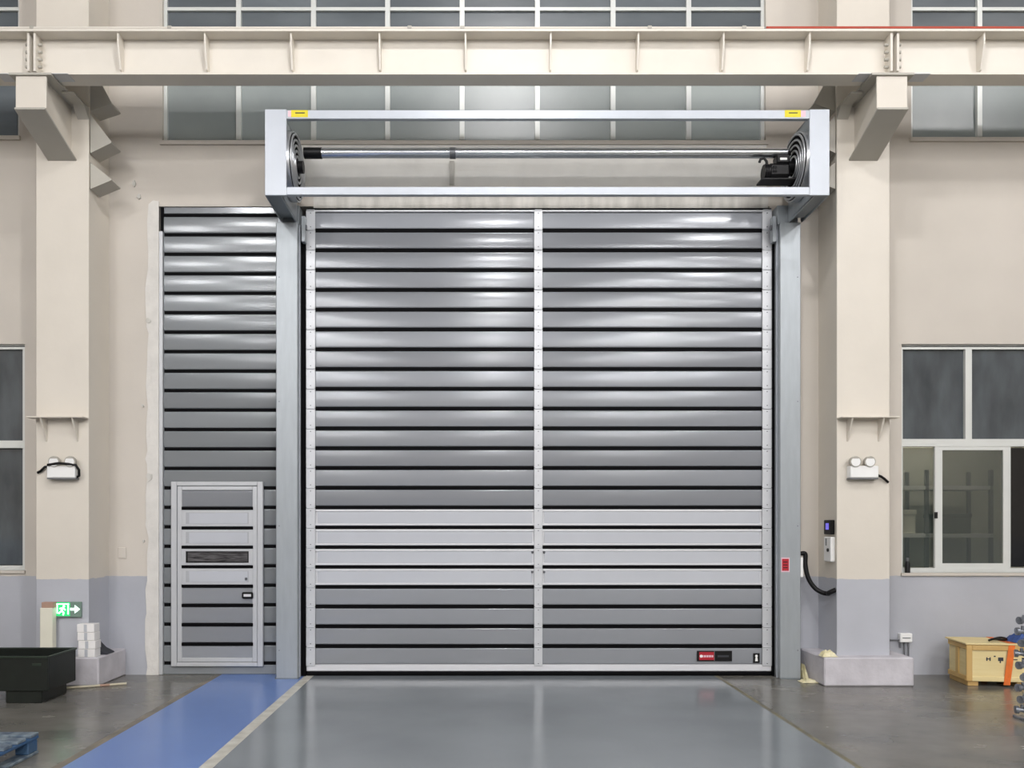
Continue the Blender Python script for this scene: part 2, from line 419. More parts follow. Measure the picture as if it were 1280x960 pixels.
# the room seen through that window
rx0, rx1, ry0, ry1 = LOW_R[0] - .3, LOW_R[1] + .3, YW + .24, YW + 2.1
inner = MB()
inner.box((rx0 - .1, ry1, 0), (rx1 + .1, ry1 + .1, 3.9)); inner.box((rx0 - .1, ry0, 0), (rx0, ry1, 3.9)); inner.box((rx1, ry0, 0), (rx1 + .1, ry1, 3.9)); inner.box((rx0 - .1, ry0, 3.8), (rx1 + .1, ry1 + .1, 3.9))
inner.build('wall_side_room', 'inner', kind='structure')
rk = empty('storage_shelf', (5.6, YW + 1.7, 0), 'pale metal storage shelf standing in the room behind the sliding window', 'shelf')
for zz in (.3, .95, 1.45, 2.05):
    MB().box((4.75, YW + 1.45, zz), (6.45, YW + 1.95, zz + .05)).build('shelf_board', 'white', rk)
for xx in (4.75, 5.6, 6.41):
    for yy in (YW + 1.45, YW + 1.91):
        MB().box((xx, yy, 0), (xx + .04, yy + .04, 2.3)).build('upright', 'screw', rk)
for i, (xx, wd, zz, h, m, lb) in enumerate(((4.85, .5, 2.10, .2, 'carton', 'white box on the top board of the storage shelf'), (4.9, .6, 1.50, .3, 'cream_carton', 'wide cream box on the storage shelf below the white one'), (5.8, .4, 1.50, .25, 'green_in', 'green box on the storage shelf in the side room'))):
    q = empty('storage_box', (xx + wd / 2, YW + 1.65, zz), lb, 'box')
    MB().bbox((xx, YW + 1.5, zz), (xx + wd, YW + 1.85, zz + h * .8)).build('body', m, q)
    MB().bbox((xx - .01, YW + 1.49, zz + h * .8), (xx + wd + .01, YW + 1.86, zz + h)).build('lid', m, q)
tl = empty('fill_tube_lamp', (5.7, YW + 1.0, 3.7), 'added tube lamp that brightens the side room from under its ceiling', 'lamp')  # invented lamp, added to brighten the room behind the window
MB().tube([(4.9, YW + .9, 3.7), (6.5, YW + .9, 3.7)], .03, 10).build('tube', 'tube', tl)
MB().bbox((4.85, YW + .84, 3.735), (6.55, YW + .96, 3.80)).build('batten', 'white', tl)
# bottle on the sill
zb = LOW_R[2]
b = empty('bottle', (X(1134.5, YW), YW + .0, zb), 'small black bottle standing on the sill of the sliding window', 'bottle')
bx = X(1134.5, YW)
MB().tube([(bx, YW + .002, zb), (bx, YW + .002, zb + .1), (bx, YW + .002, zb + .125)], [.026, .026, .014], 14).build('body', 'black', b)
MB().tube([(bx, YW + .002, zb + .125), (bx, YW + .002, zb + .16)], .015, 12).build('cap', 'screw', b)

# ------------------------------------------------------------------ main door curtain
PIT = 24.75 * YD / F
x0c, x1c = X(383, YD), X(964, YD)
ztop = Z(262, YD)
zgap0 = Z(288, YD)           # first rubber joint
GAP = .038
cur = empty('slatted_door_curtain', ((x0c + x1c) / 2, YD, 0), 'big closed slatted aluminium door with milky window slats, between galvanised guides', 'door')
def slat_mesh(name, width, h, m, bulge=.0024, edge=.014):
    """satin slat with rolled edges and a gently bulged face, origin in its middle"""
    arc = [(.010 - .010 * math.sin(a), -h / 2 + edge - edge * math.cos(a)) for a in [math.pi / 2 * k / 5 for k in range(6)]]
    pr = [(.030, -h / 2)] + arc
    for t in (.02, .15, .3, .5, .7, .85, .98):
        pr.append((-bulge * math.sin(math.pi * t), -h / 2 + edge + (h - 2 * edge) * t))
    pr += [(y, -z) for y, z in arc[::-1]] + [(.030, h / 2)]
    return MB().prism(pr, 'x', -width / 2, width / 2, True).mesh(name, m)
W = x1c - x0c
hs = PIT - GAP
sm_full = slat_mesh('slat', W, hs, 'slat')
rub = MB().bbox((-W / 2 + .004, -.002, -GAP / 2 - .001), (W / 2 - .004, .028, GAP / 2 + .001), .004).mesh('rubber_joint', 'rubber')
def hinge_mesh(wd):
    h = MB().bbox((-wd / 2, -.006, -PIT / 2 + .002), (wd / 2, .004, PIT / 2 - .002), .003)
    h.tube([(-wd / 2 + .008, -.006, PIT / 2 - .004), (wd / 2 - .008, -.006, PIT / 2 - .004)], .008, 8)
    return h.mesh('hinge_plate', 'hinge')
def screw_mesh():
    return MB().tube([(0, 0, 0), (0, -.004, 0)], .006, 8).mesh('screw', 'screw')
hm = {0: hinge_mesh(X(394.5, YD) - x0c), 1: hinge_mesh(X(678, YD) - X(667.5, YD)), 2: hinge_mesh(x1c - X(952, YD))}
hx = {0: (x0c + X(394.5, YD)) / 2, 1: (X(678, YD) + X(667.5, YD)) / 2, 2: (x1c + X(952, YD)) / 2}
scm = screw_mesh()
xm = (x0c + x1c) / 2
paneL = (X(394.5, YD), X(667.5, YD)); paneR = (X(678, YD), X(952, YD))
vis_rail = MB().bbox((-W / 2, -.006, -.013), (W / 2, .03, .013), .005).mesh('frame_rail', 'vis_frame')
vis_body = MB().bbox((-W / 2, .008, -hs / 2), (W / 2, .03, hs / 2), .003).mesh('window_slat', 'vis_frame')
def vis_pane_mesh(a, b): return MB().bbox((-(b - a) / 2 + .02, -.001, -hs / 2 + .026), ((b - a) / 2 - .02, .008, hs / 2 - .026), .003).mesh('pane', 'vis_pane')
vpL, vpR = vis_pane_mesh(*paneL), vis_pane_mesh(*paneR)
for k in range(-1, 22):
    zc = zgap0 - (k + .5) * PIT           # slat below joint k
    if k == -1: zc = zgap0 + PIT / 2
    if k == 21:                            # lowest slat sits on the bottom rail
        pass
    if 14 <= k <= 17:
        s = piece('window_slat', vis_body, cur, (xm, YD, zc))
        piece('pane', vpL, s, ((paneL[0] + paneL[1]) / 2, YD, zc)); piece('pane', vpR, s, ((paneR[0] + paneR[1]) / 2, YD, zc))
        piece('frame_rail', vis_rail, s, (xm, YD, zc + hs / 2 - .013)); piece('frame_rail', vis_rail, s, (xm, YD, zc - hs / 2 + .013))
        if k in (16, 17):
            for sx in (-1, 1):
                MB().bbox((hx[1] + sx * .052, YD - .014, zc + .04), (hx[1] + sx * .075, YD, zc + .065)).build('clip', 'screw', s)
    else:
        piece('slat', sm_full, cur, (xm, YD, zc))
    if k >= 0:
        piece('rubber_joint', rub, cur, (xm, YD, zgap0 - k * PIT))
    for j in range(3):
        h = piece('hinge_plate', hm[j], cur, (hx[j], YD - .016, zc))
        for dz in (PIT / 2 - .035, -PIT / 2 + .03):
            piece('screw', scm, h, (hx[j], YD - .022, zc + dz))
zbr = zgap0 - 22 * PIT + GAP * .5
MB().bbox((x0c, YD - .012, zbr - .075), (x1c, YD + .03, zbr - .002), .008).build('bottom_rail', 'vis_frame', cur)
MB().bbox((x0c, YD - .02, .001), (x1c, YD + .035, zbr - .075), .012).build('bottom_seal', 'rubber', cur, label='black rubber bottom seal')
MB().bbox((x0c, YD - .01, ztop - .01), (x1c, YD + .03, ztop + .012), .003).build('top_strip', 'rubber', cur)
MB().bbox((x0c, YD - .02, ztop - .03), (x1c, YD + .03, ztop - .01), .004).build('top_edge', 'hinge', cur)
# stickers on the lowest slat
def px_box(name, a, b, Y, d, m, parent, **k):
    return MB().box((X(a[0], Y), Y - d, Z(b[1], Y)), (X(b[0], Y), Y, Z(a[1], Y))).build(name, m, parent, **k)
YS = YD - .012
st = px_box('logo_sticker', (871, 813.5), (915, 826.5), YS, .002, 'black', cur, label='black and red maker sticker')
px_box('red_field', (874, 815), (892.5, 825), YS - .002, .001, 'red', st)
px_box('logo_word', (876.5, 819), (891.5, 821.6), YS - .003, .001, 'pink', st)
cc = at(876.5, 820.2, YS - .003)
MB().tube([cc, (cc[0], cc[1] - .0012, cc[2])], .016, 14).build('logo_dot', 'white', st)
for i in range(4): px_box('logo_gap', (879.4 + i * 3.1, 818.8), (880.0 + i * 3.1, 821.8), YS - .004, .0006, 'red', st)
px_box('divider', (892.6, 814), (893.4, 826), YS - .002, .001, 'screw', st)
px_box('dull_word', (897, 819), (911, 821.5), YS - .002, .0006, 'wedge', st)
s2 = px_box('pictogram_sticker', (941.5, 816.5), (949.5, 828.5), YS, .002, 'black', cur, label='small black sticker with white figure')
cc = at(945.5, 820, YS - .002)
MB().tube([cc, (cc[0], cc[1] - .001, cc[2])], .014, 14).build('figure_head', 'white', s2)
MB().prism([(X(943.8, YS), Z(826.5, YS)), (X(947.2, YS), Z(826.5, YS)), (X(946.6, YS), Z(821.5, YS)), (X(944.4, YS), Z(821.5, YS))], 'y', YS - .003, YS - .002).build('figure_body', 'white', s2)

# ------------------------------------------------------------------ guides
def guide(xo, xi, label, sgn):
    g = empty('door_guide', ((xo + xi) / 2, (YG + YD) / 2, 0), label, 'door guide', 'guides of the slatted door')
    MB().bbox((xo, YG, 0), (xi, YD + .045, 4.775), .006).build('guide_body', 'galv', g)
    inner = x0c if sgn < 0 else x1c
    MB().bbox((xo, YHB + .012, 4.775), (xi, YD + .045, 4.98), .004).build('guide_head', 'galv', g)
    MB().box((xi, YD - .035, 0), (inner + sgn * .001, YD + .04, 4.77)).build('slot_seal', 'rubber', g)
    MB().bbox((xi - sgn * -.001, YG + .07, 0), (xi - sgn * .012, YG + .085, 4.77), .003).build('folded_lip', 'galv_light', g)
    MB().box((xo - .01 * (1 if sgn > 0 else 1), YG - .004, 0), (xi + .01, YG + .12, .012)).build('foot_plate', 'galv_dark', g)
    for zz in (.3, 1.6, 2.9, 4.2):
        piece('screw', scm, g, ((xo * .85 + xi * .15), YG, zz))
    return g
gl = guide(X(345, YG), X(372, YG), 'galvanised steel guide post between the narrow slatted panel and the big door', -1)
gr = guide(X(1001, YG), X(975, YG), 'galvanised steel guide post with a red label and a black hose', 1)
lab = px_box('warning_label', (976.5, 697), (987, 715), YG, .003, 'pink', gr)
px_box('label_print', (977.5, 698.5), (986, 713.5), YG - .003, .001, 'red', lab, label='red warning label')
for i in range(3): px_box('print_line', (979, 702 + i * 3.6), (984.5, 703.1 + i * 3.6), YG - .004, .0005, 'black', lab)
# conduit stub on the side of that guide
MB().bbox((X(1001, YG), YG + .02, Z(722, YG)), (X(1001, YG) + .035, YG + .07, Z(697, YG))).build('cable_duct', 'white', gr)
MB().tube([(X(1001, YG), YG + .03, Z(692, YG)), (X(1004.5, YG), YG + .03, Z(692, YG))], .022, 12).build('gland', 'black', gr)

# ------------------------------------------------------------------ header frame with spirals
zb0, zt0 = Z(244, YH), Z(136.5, YH)
hd = empty('door_header_frame', (.65, (YH + YHB) / 2, zb0), 'pale steel overhead frame with shaft and spiral tracks above the big slatted door', 'door header')
hxL0, hxL1, hxR0, hxR1 = X(331, YH), X(358, YH), X(1012, YH), X(1037, YH)
MB().bbox((hxL1, YH, Z(148.5, YH)), (hxR0, YH + .05, Z(137.5, YH)), .004).build('top_rail', 'galv_light', hd)
MB().bbox((hxL1, YH, Z(243.5, YH)), (hxR0, YH + .05, Z(233.5, YH)), .004).build('bottom_rail', 'galv_light', hd)
for (a, b, s) in ((hxL0, hxL1, -1), (hxR0, hxR1, 1)):
    out, inn = (a, b) if s < 0 else (b, a)
    bx_ = MB().bbox((a, YH, zb0), (b, YH + .025, zt0), .003)
    bx_.build('end_stile', 'galv_light', hd)
    # outer sheet with a rounded lower rear corner
    R = .04
    prof = [(YH + .025, zt0), (YHB, zt0)] + [(YHB - R + R * math.cos(t), zb0 - .02 + R - R * math.sin(t)) for t in [math.pi / 2 * i / 6 for i in range(7)]] + [(YH + .025, zb0)]
    MB().prism(prof, 'x', out, out - s * .012).build('side_sheet', 'galv', hd)
    MB().prism(prof, 'x', inn + s * .05, inn + s * .062).build('inner_sheet', 'galv', hd)
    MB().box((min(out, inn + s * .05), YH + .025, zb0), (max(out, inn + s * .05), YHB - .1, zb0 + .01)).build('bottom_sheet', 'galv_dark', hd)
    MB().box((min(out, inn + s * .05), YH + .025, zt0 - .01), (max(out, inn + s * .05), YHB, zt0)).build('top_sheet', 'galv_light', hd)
    # spiral track: drum rim, dark face, concentric rails
    cx, cy, cz = inn + s * .045, YHB - .34, (zb0 + zt0) / 2 + .0
    sp = MB().tube([(cx, cy, cz), (cx - s * .07, cy, cz)], .33, 48).build('spiral_drum', 'spiral', hd, label='round spiral track')
    MB().tube([(cx - s * .07, cy, cz), (cx - s * .074, cy, cz)], .315, 48).build('drum_face', 'rubber', sp)
    for r_ in (.30, .25, .20, .15, .10):
        MB().ring((cx - s * .08, cy, cz), 'x', r_, .011).build('track_ring', 'spiral', sp)
    MB().tube([(cx - s * .07, cy, cz), (cx - s * .14, cy, cz)], .06, 20).build('bearing', 'black', sp)
    # strap rollers hanging where the curtain enters
    xg = X(378, YG) if s < 0 else X(970, YG)
    MB().bbox((xg - .02, YHB - .02, zb0 - .22), (xg + .02, YHB + .06, zb0 + .05), .004).build('entry_bracket', 'galv', hd)
    MB().tube([(xg - .03, YHB + .02, zb0 - .06), (xg + .03, YHB + .02, zb0 - .06)], .03, 14).build('entry_roller', 'screw', hd)
cys, czs = YHB - .34, Z(191.5, YHB - .34)
MB().tube([(hxL1 + .1, cys, czs), (hxR0 - .1, cys, czs)], .05, 20).build('shaft', 'chrome', hd)
MB().tube([(hxL1 + .1, cys, czs), (hxL1 + .28, cys, czs)], .054, 20).build('shaft_sleeve', 'black', hd)
xs_ = X(566, cys)
MB().tube([(xs_ - .03, cys, czs), (xs_ + .03, cys, czs)], .055, 20).build('shaft_collar', 'screw', hd)
# motor
mo = empty('drive_motor', (X(966, 8.0), 8.05, Z(227, 8.05)), 'black drive motor with cable in the header frame beside the spiral track', 'motor')
mx0, mx1 = X(953, 8.05), X(985, 8.05)
mz0, mz1 = Z(226, 8.05), Z(205, 8.05)
MB().bbox((mx0 + .03, 7.96, mz0), (mx1, 8.12, mz1 - .02), .03).build('gearbox', 'black', mo)
MB().tube([(mx0, 8.03, (mz0 + mz1) / 2 - .01), (mx0 + .12, 8.03, (mz0 + mz1) / 2 - .01)], .075, 20).build('motor_can', 'black', mo)
for i in range(5): MB().ring((mx0 + .015 + i * .022, 8.03, (mz0 + mz1) / 2 - .01), 'x', .075, .006, 24, 6).build('cooling_fin', 'black', mo)
MB().bbox((mx0 + .12, 7.98, mz1 - .02), (mx0 + .25, 8.1, mz1 + .07), .012).build('terminal_box', 'black', mo)
MB().bbox((mx0 + .15, 7.97, mz1 + .005), (mx0 + .22, 7.98, mz1 + .03), .004).build('name_plate', 'white', mo)
MB().tube([(mx0 + .03, 8.0, mz1 - .06), (mx0 + .02, 7.99, mz1 + .0), (mx0 - .005, 7.99, mz1 + .03), (mx0 - .04, 7.99, mz1 + .02), (mx0 - .05, 7.99, mz1 - .01)], .014, 10).build('motor_cable', 'black', mo)
MB().tube([(mx0 + .2, 8.08, mz1 + .06), (mx0 + .25, 8.08, mz1 + .12), (hxR0 - .06, cys, czs)], .025, 10).build('drive_arm', 'black', mo)
MB().box((mx0 - .03, 7.98, mz0 - .012), (hxR0 + .05, 8.14, mz0)).build('motor_plate', 'black', mo)
for (a, b, nm) in ((364, 385, 'l'), (981, 1001, 'r')):
    s_ = px_box('yellow_sticker', (a, 137.8), (b, 146.5), YH, .002, 'yellow', hd)
    px_box('sticker_line', (a + 5, 140.5), (b - 4, 141.8), YH - .002, .0006, 'wedge', s_)
    px_box('pink_tab', (a - 4 if nm == 'l' else b, 138.5), (a if nm == 'l' else b + 6, 146), YH, .0015, 'pink', s_)
# small bracket of the shaft bearing on the wall behind
MB().box((X(562, YW), YW - .04, Z(232, YW)), (X(568, YW), YW, Z(203, YW))).build('wall_stay', 'lintel', wall)

# ------------------------------------------------------------------ narrow side panel and the pass door in it
px0, px1 = X(205, YL), X(346, YL)
PT = 24.35 * YL / F
pn = empty('slatted_side_panel', ((px0 + px1) / 2, YL, 0), 'narrow fixed panel of aluminium slats beside the big door, holding the little door', 'panel')
WP = px1 - px0 + .06
hp = PT - .032
psm = slat_mesh('slat', WP, hp, 'slat2')
prb = MB().bbox((-WP / 2 + .004, -.002, -.017), (WP / 2 - .004, .028, .017), .004).mesh('rubber_joint', 'rubber')
zg = Z(269, YL)
pxm = (px0 + px1) / 2 + .03
for k in range(24):
    piece('rubber_joint', prb, pn, (pxm, YL, zg - k * PT))
    if k < 23: piece('slat', psm, pn, (pxm, YL, zg - (k + .5) * PT))
MB().bbox((px0, YL - .004, zg + .016), (px1 + .06, YL + .03, OPEN[3] - .002), .004).build('top_slat', 'slat2', pn)
MB().bbox((px0 - .05, YL - .004, .001), (px1 + .06, YL + .03, zg - 23 * PT - .016), .006).build('bottom_board', 'slat2', pn)
MB().bbox((px0 - .042, YL - .03, .001), (px0 - .004, YL + .03, Z(290, YL)), .004).build('edge_channel', 'pass_frame', pn)
MB().box((px0 - .035, YL, Z(290, YL)), (px0 - .004, YL + .03, OPEN[3] - .002)).build('edge_gap', 'rubber', pn)

YQ = 8.585
qd = empty('pass_door', (X(271.5, YQ), YQ, 0), 'little white-framed door with letterbox-like panes set in the narrow slatted panel', 'door')
qx0, qx1, qz0, qz1 = X(214, YQ), X(329, YQ), Z(833, YQ), Z(602, YQ)
def ring_frame(root, name, x0, x1, z0, z1, tl, tt, y0, y1, m):
    MB().bbox((x0, y0, z0), (x0 + tl, y1, z1), .005).build(name, m, root); MB().bbox((x1 - tl, y0, z0), (x1, y1, z1), .005).build(name, m, root)
    MB().bbox((x0 + tl, y0, z1 - tt), (x1 - tl, y1, z1), .005).build(name, m, root); MB().bbox((x0 + tl, y0, z0), (x1 - tl, y1, z0 + tt), .005).build(name, m, root)
ring_frame(qd, 'door_frame', qx0, qx1, qz0, qz1, .062, .045, YQ - .01, YL - .012, 'pass_frame')
ring_frame(qd, 'leaf_frame', qx0 + .065, qx1 - .065, qz0 + .048, qz1 - .048, .05, .045, YQ - .002, YL - .012, 'pass_frame')
lx0, lx1 = X(227, YQ), X(316.5, YQ)
gaps = [635.5, 660, 684, 708.5, 732.7, 756.8, 781, 805.3]
edges = [613] + gaps + [827]
LW = lx1 - lx0
lrb = MB().bbox((-LW / 2, -.004, -.017), (LW / 2, .01, .017), .003).mesh('rubber_joint', 'rubber')
for g_ in gaps: piece('rubber_joint', lrb, qd, ((lx0 + lx1) / 2, YQ - .002, Z(g_, YQ)))
for i in range(9):
    za, zb_ = Z(edges[i], YQ) - (.016 if i else 0), Z(edges[i + 1], YQ) + (.016 if i < 8 else 0)
    zc = (za + zb_) / 2; h = za - zb_
    if 1 <= i <= 4:
        s = MB().bbox((lx0, YQ - .004, zb_), (lx1, YQ + .018, za), .004).build('window_slat', 'pass_frame', qd)
        a, b_ = X(232.5, YQ), X(311, YQ)
        MB().box((a, YQ - .006, zc - .062), (b_, YQ - .0035, zc + .062)).build('pane_gasket', 'bracket_grey' if i != 3 else 'black', s)
        MB().bbox((a + (.035 if i != 3 else .02), YQ - .0075, zc - (.060 if i != 3 else .048)), (b_ - .012, YQ - .004, zc + (.056 if i != 3 else .048)), .002).build('pane', 'vis_pane' if i != 3 else 'dark_pane', s)
    else:
        me = slat_mesh('slat', LW, h, 'slat')
        piece('slat', me, qd, ((lx0 + lx1) / 2, YQ + .006, zc))
c = at(310, 744, YQ)
hn = MB().bbox((c[0] - .06, YQ - .03, c[2] - .035), (c[0] + .06, YQ - .006, c[2] + .035), .012).build('handle', 'black', qd, label='black recessed handle')
MB().bbox((c[0] - .038, YQ - .034, c[2] - .014), (c[0] + .042, YQ - .029, c[2] + .014), .003).build('grip', 'vis_frame', hn)
c = at(308, 723.5, YQ)
MB().bbox((c[0] - .012, YQ - .02, c[2] - .014), (c[0] + .012, YQ - .007, c[2] + .014), .004).build('latch', 'screw', qd)

# ------------------------------------------------------------------ columns
def column(x0, x1, sgn, label):
    """sgn: side that faces the door (+1 the door lies towards +x)"""
    r = empty('steel_column', ((x0 + x1) / 2, YC, 0), label, 'column', 'painted columns beside the door')
    MB().bbox((x0, YC, 0), (x1, YC + .02, ZC), .004).build('front_flange', 'steel_cream', r)
    MB().box((x0 + .012, YC + .02, 0), (x1 - .012, YW, ZC)).build('web_casing', 'steel_cream', r)
    pa, pb = x0 - .19, x1 + .17
    MB().bbox((pa, YP, .0), (pb, YW, .287), .012).build('plinth', 'plinth', r, label='rough concrete plinth')
    # small shelf plate with two gussets
    zs_ = Z(524, YC)
    sh = MB().bbox((x0 - (.0 if sgn < 0 else .03), YC - .13, zs_), (x1 + (.04 if sgn < 0 else 0), YC, zs_ + .014), .003).build('shelf_plate', 'steel_cream', r)
    for xx in (x0 + .10, x1 - .12):
        MB().prism([(YC, zs_), (YC - .12, zs_), (YC, zs_ - .23)], 'x', xx, xx + .016).build('gusset', 'steel_cream', sh)
    # wedge brackets on the door side
    xe = x1 if sgn > 0 else x0
    for (ya, yt, yb, ct) in ((104, 126, 135, 1), (141, 175, 188, 0), (201, 222, 233, 0)):
        d = sgn * .215
        pts = [(xe, Z(ya, YC)), (xe + d * (.55 if ct else .0), Z(ya, YC)), (xe + d, Z(yt, YC)), (xe, Z(yb, YC))] if ct else [(xe, Z(ya, YC)), (xe + d, Z(yt, YC)), (xe, Z(yb, YC))]
        w_ = MB().prism(pts, 'y', YC + .03, YC + .05).build('wedge_bracket', 'bracket', r)
        MB().prism([(xe, Z(yb, YC)), (xe + d, Z(yt, YC)), (xe + d, Z(yt, YC) - .014), (xe, Z(yb, YC) - .014)], 'y', YC + .03, YC + .24).build('bracket_flange', 'bracket', w_)
    # corbel that carries the crane beam
    cx = (x0 + x1) / 2
    hw = .145
    yf = 7.56
    zt_ = 5.855
    zf, zr = Z(135.5, yf), Z(199, YC)
    MB().prism([(YC, zt_), (yf + .02, zt_), (yf + .02, zf), (YC, zr)], 'x', cx - .012 - .08, cx + .012 - .08).build('corbel_web', 'steel_cream', r)
    MB().prism([(YC, zt_), (yf + .02, zt_), (yf + .02, zf), (YC, zr)], 'x', cx - .012 + .08, cx + .012 + .08).build('corbel_web', 'steel_cream', r)
    MB().bbox((cx - hw, yf, zf), (cx + hw, yf + .02, zt_), .003).build('corbel_face', 'steel_cream', r)
    MB().prism([(YC, zr), (yf - .02, zf), (yf - .02, zf - .018), (YC, zr - .018)], 'x', cx - hw, cx + hw).build('corbel_flange', 'bracket', r)
    MB().box((cx - .2, yf - .02, zt_), (cx + .2, YC, zt_ + .02)).build('corbel_cap', 'bracket', r)
    # tie plate from the cap back to the column, with its dark angle
    e0, e1 = (cx + hw + .01, x1) if sgn > 0 else (x0, cx - hw - .01)
    MB().box((e0, 7.82, 5.83), (e1, YC, 5.85)).build('tie_plate', 'bracket', r)
    MB().prism([(YC, 5.83), (YC - .10, 5.83), (YC, 5.73)], 'x', e0, e1).build('tie_angle', 'bracket', r)
    return r
cl = column(X(45, YC), X(111, YC), 1, 'cream steel column with grey foot carrying the green exit sign')
cr = column(X(1046, YC), X(1112, YC), -1, 'cream steel column with grey foot beside the guide with the hose')

# ------------------------------------------------------------------ crane beam
bm = empty('crane_beam', (0, 7.68, 5.88), 'long cream steel crane beam with stiffener ribs running above the door header', 'beam')
bl, br = -12.0, 13.0
MB().box((bl, 7.58, 5.88), (br, 7.78, 5.90)).build('bottom_flange', 'beam', bm)
MB().box((bl, 7.668, 5.90), (br, 7.692, 6.26)).build('web', 'beam', bm)
MB().box((bl, 7.53, 6.26), (br, 7.83, 6.282)).build('top_flange', 'beam', bm)
MB().box((bl, 7.64, 6.282), (br, 7.72, 6.36)).build('crane_rail', 'screw', bm)
stif = MB().prism([(7.668, 6.26), (7.555, 6.26), (7.555, 6.16), (7.61, 5.94), (7.668, 5.915)], 'x', -.008, .008).mesh('stiffener', 'beam')
for px in (-175, -67, 150, 258, 365, 475, 582, 688, 797, 903, 1010, 1227, 1335):
    piece('stiffener', stif, bm, (X(px, 7.6), 0, 0))
for px in (41, 1117):
    for d in (-.03, .03):
        j = MB().box((X(px, 7.58) + d - .011, 7.555, 5.90), (X(px, 7.58) + d + .011, 7.668, 6.26)).build('joint_plate', 'beam', bm)
        for zz in (5.96, 6.03, 6.1, 6.17):
            MB().tube([(X(px, 7.58) + d * 1.4, 7.60, zz), (X(px, 7.58) + d * 2.6, 7.60, zz)], .014, 6).build('bolt', 'bracket', j)
    cxx = X(px, 7.58)
    MB().box((cxx - .34, 7.56, 5.875), (cxx - .05, 7.70, 5.88)).build('shim_plate', 'hinge', bm)
    MB().box((cxx + .05, 7.56, 5.875), (cxx + .34, 7.70, 5.88)).build('shim_plate', 'hinge', bm)
cd = empty('conduit', (-4, 7.535, 6.282), 'thin cream conduit clipped along the top of the crane beam', 'pipe')
MB().tube([(bl, 7.545, 6.296), (X(955, 7.54), 7.545, 6.296)], .013, 8).build('pipe', 'beam', cd)
for px in (40, 212, 512, 578, 812, 930): MB().bbox((X(px, 7.54) - .02, 7.527, 6.283), (X(px, 7.54) + .02, 7.563, 6.312), .003).build('clip', 'bracket', cd)
MB().tube([(X(958, 7.54), 7.545, 6.297), (br, 7.545, 6.297)], .015, 8).build('conductor_cable', 'redline', label='rust red cable lying along the top edge of the crane beam', cat='cable')

# ------------------------------------------------------------------ emergency lights, exit sign
def emergency(px0, px1, py0, py1, lamps, cables, label):
    r = empty('emergency_light', (X((px0 + px1) / 2, YC), YC, Z(py1, YC)), label, 'emergency light', 'twin-lamp emergency lights on the columns')
    MB().bbox((X(px0, YC), YC - .09, Z(py1, YC)), (X(px1, YC), YC, Z(py0, YC)), .008).build('body', 'white', r)
    MB().box((X(px0, YC), YC - .08, Z(py1, YC) - .012), (X(px1, YC), YC, Z(py1, YC))).build('base_lip', 'lampcase', r)
    for px in lamps:
        c = at(px, py0 - 5.5, YC - .07)
        l_ = MB().tube([(c[0], YC - .01, c[2] + .01), (c[0], YC - .06, c[2] + .005), (c[0], YC - .10, c[2])], [.03, .052, .056], 20).build('lamp_head', 'bracket', r)
        MB().tube([(c[0], YC - .10, c[2]), (c[0], YC - .104, c[2])], .046, 20).build('lamp_glass', 'white', l_)
    for cb in cables:
        MB().tube([(X(a, YC), YC - d, Z(b_, YC)) for a, b_, d in cb], .013, 8).build('cable', 'black', r)
    return r
emergency(64, 99, 583, 598, (69, 89), [[(64, 583, .02), (58, 584, .03), (52, 589, .02), (48, 591, .015)], [(66, 582, .10), (80, 580, .105), (92, 581, .105), (100, 582, .09), (103, 588, .07), (102, 595, .05), (98, 597, .04)]], 'white twin-lamp emergency light with a looped black cable, on the exit-sign column')
emergency(1058, 1093, 583, 598, (1068, 1086), [[(1093, 594, .04), (1099, 596, .04), (1104, 599, .03), (1109, 603, .02)]], 'white twin-lamp emergency light on the column beside the hose')

ex = empty('exit_sign', (X(85, YC), YC, Z(771, YC)), 'lit green exit sign with running figure and arrow on the column', 'sign')
YE = YC - .03
MB().bbox((X(66, YC), YE, Z(771.5, YC)), (X(103, YC), YC, Z(752, YC)), .006).build('housing', 'exit_grey', ex)
px_box('green_field', (67, 753), (87.5, 770), YE, .003, 'exit_green', ex)
# doorway and running figure
px_box('doorway', (71, 754.5), (72.2, 767), YE - .003, .002, 'exit_white', ex)
px_box('doorway', (71, 754.5), (86, 755.7), YE - .003, .002, 'exit_white', ex)
px_box('doorway', (84.3, 754.5), (86, 768), YE - .003, .002, 'exit_white', ex)
def stroke(a, b, wd, nm):
    A, B = Vector((X(a[0], YE), 0, Z(a[1], YE))), Vector((X(b[0], YE), 0, Z(b[1], YE)))
    d = (B - A).normalized(); n = Vector((-d.z, 0, d.x)) * wd / 2
    MB().prism([((A + n).x, (A + n).z), ((A - n).x, (A - n).z), ((B - n).x, (B - n).z), ((B + n).x, (B + n).z)], 'y', YE - .005, YE - .003).build(nm, 'exit_white', ex)
for a, b_ in (((79, 759.5), (77, 763.5)), ((77, 763.5), (80, 765.5)), ((80, 765.5), (79, 769)), ((77, 763.5), (73.5, 767)), ((79, 760), (82, 762.5)), ((79, 760), (74.5, 760.8))): stroke(a, b_, .014, 'running_figure')
cc = at(80, 757.8, YE)
MB().tube([(cc[0], YE - .003, cc[2]), (cc[0], YE - .005, cc[2])], .012, 14).build('figure_head', 'exit_white', ex)
ap = [(88, 760), (93.5, 760), (93.5, 756.5), (100, 761.5), (93.5, 766.5), (93.5, 763), (88, 763)]
MB().prism([(X(a, YE), Z(b_, YE)) for a, b_ in ap], 'y', YE - .004, YE).build('arrow', 'exit_white', ex)

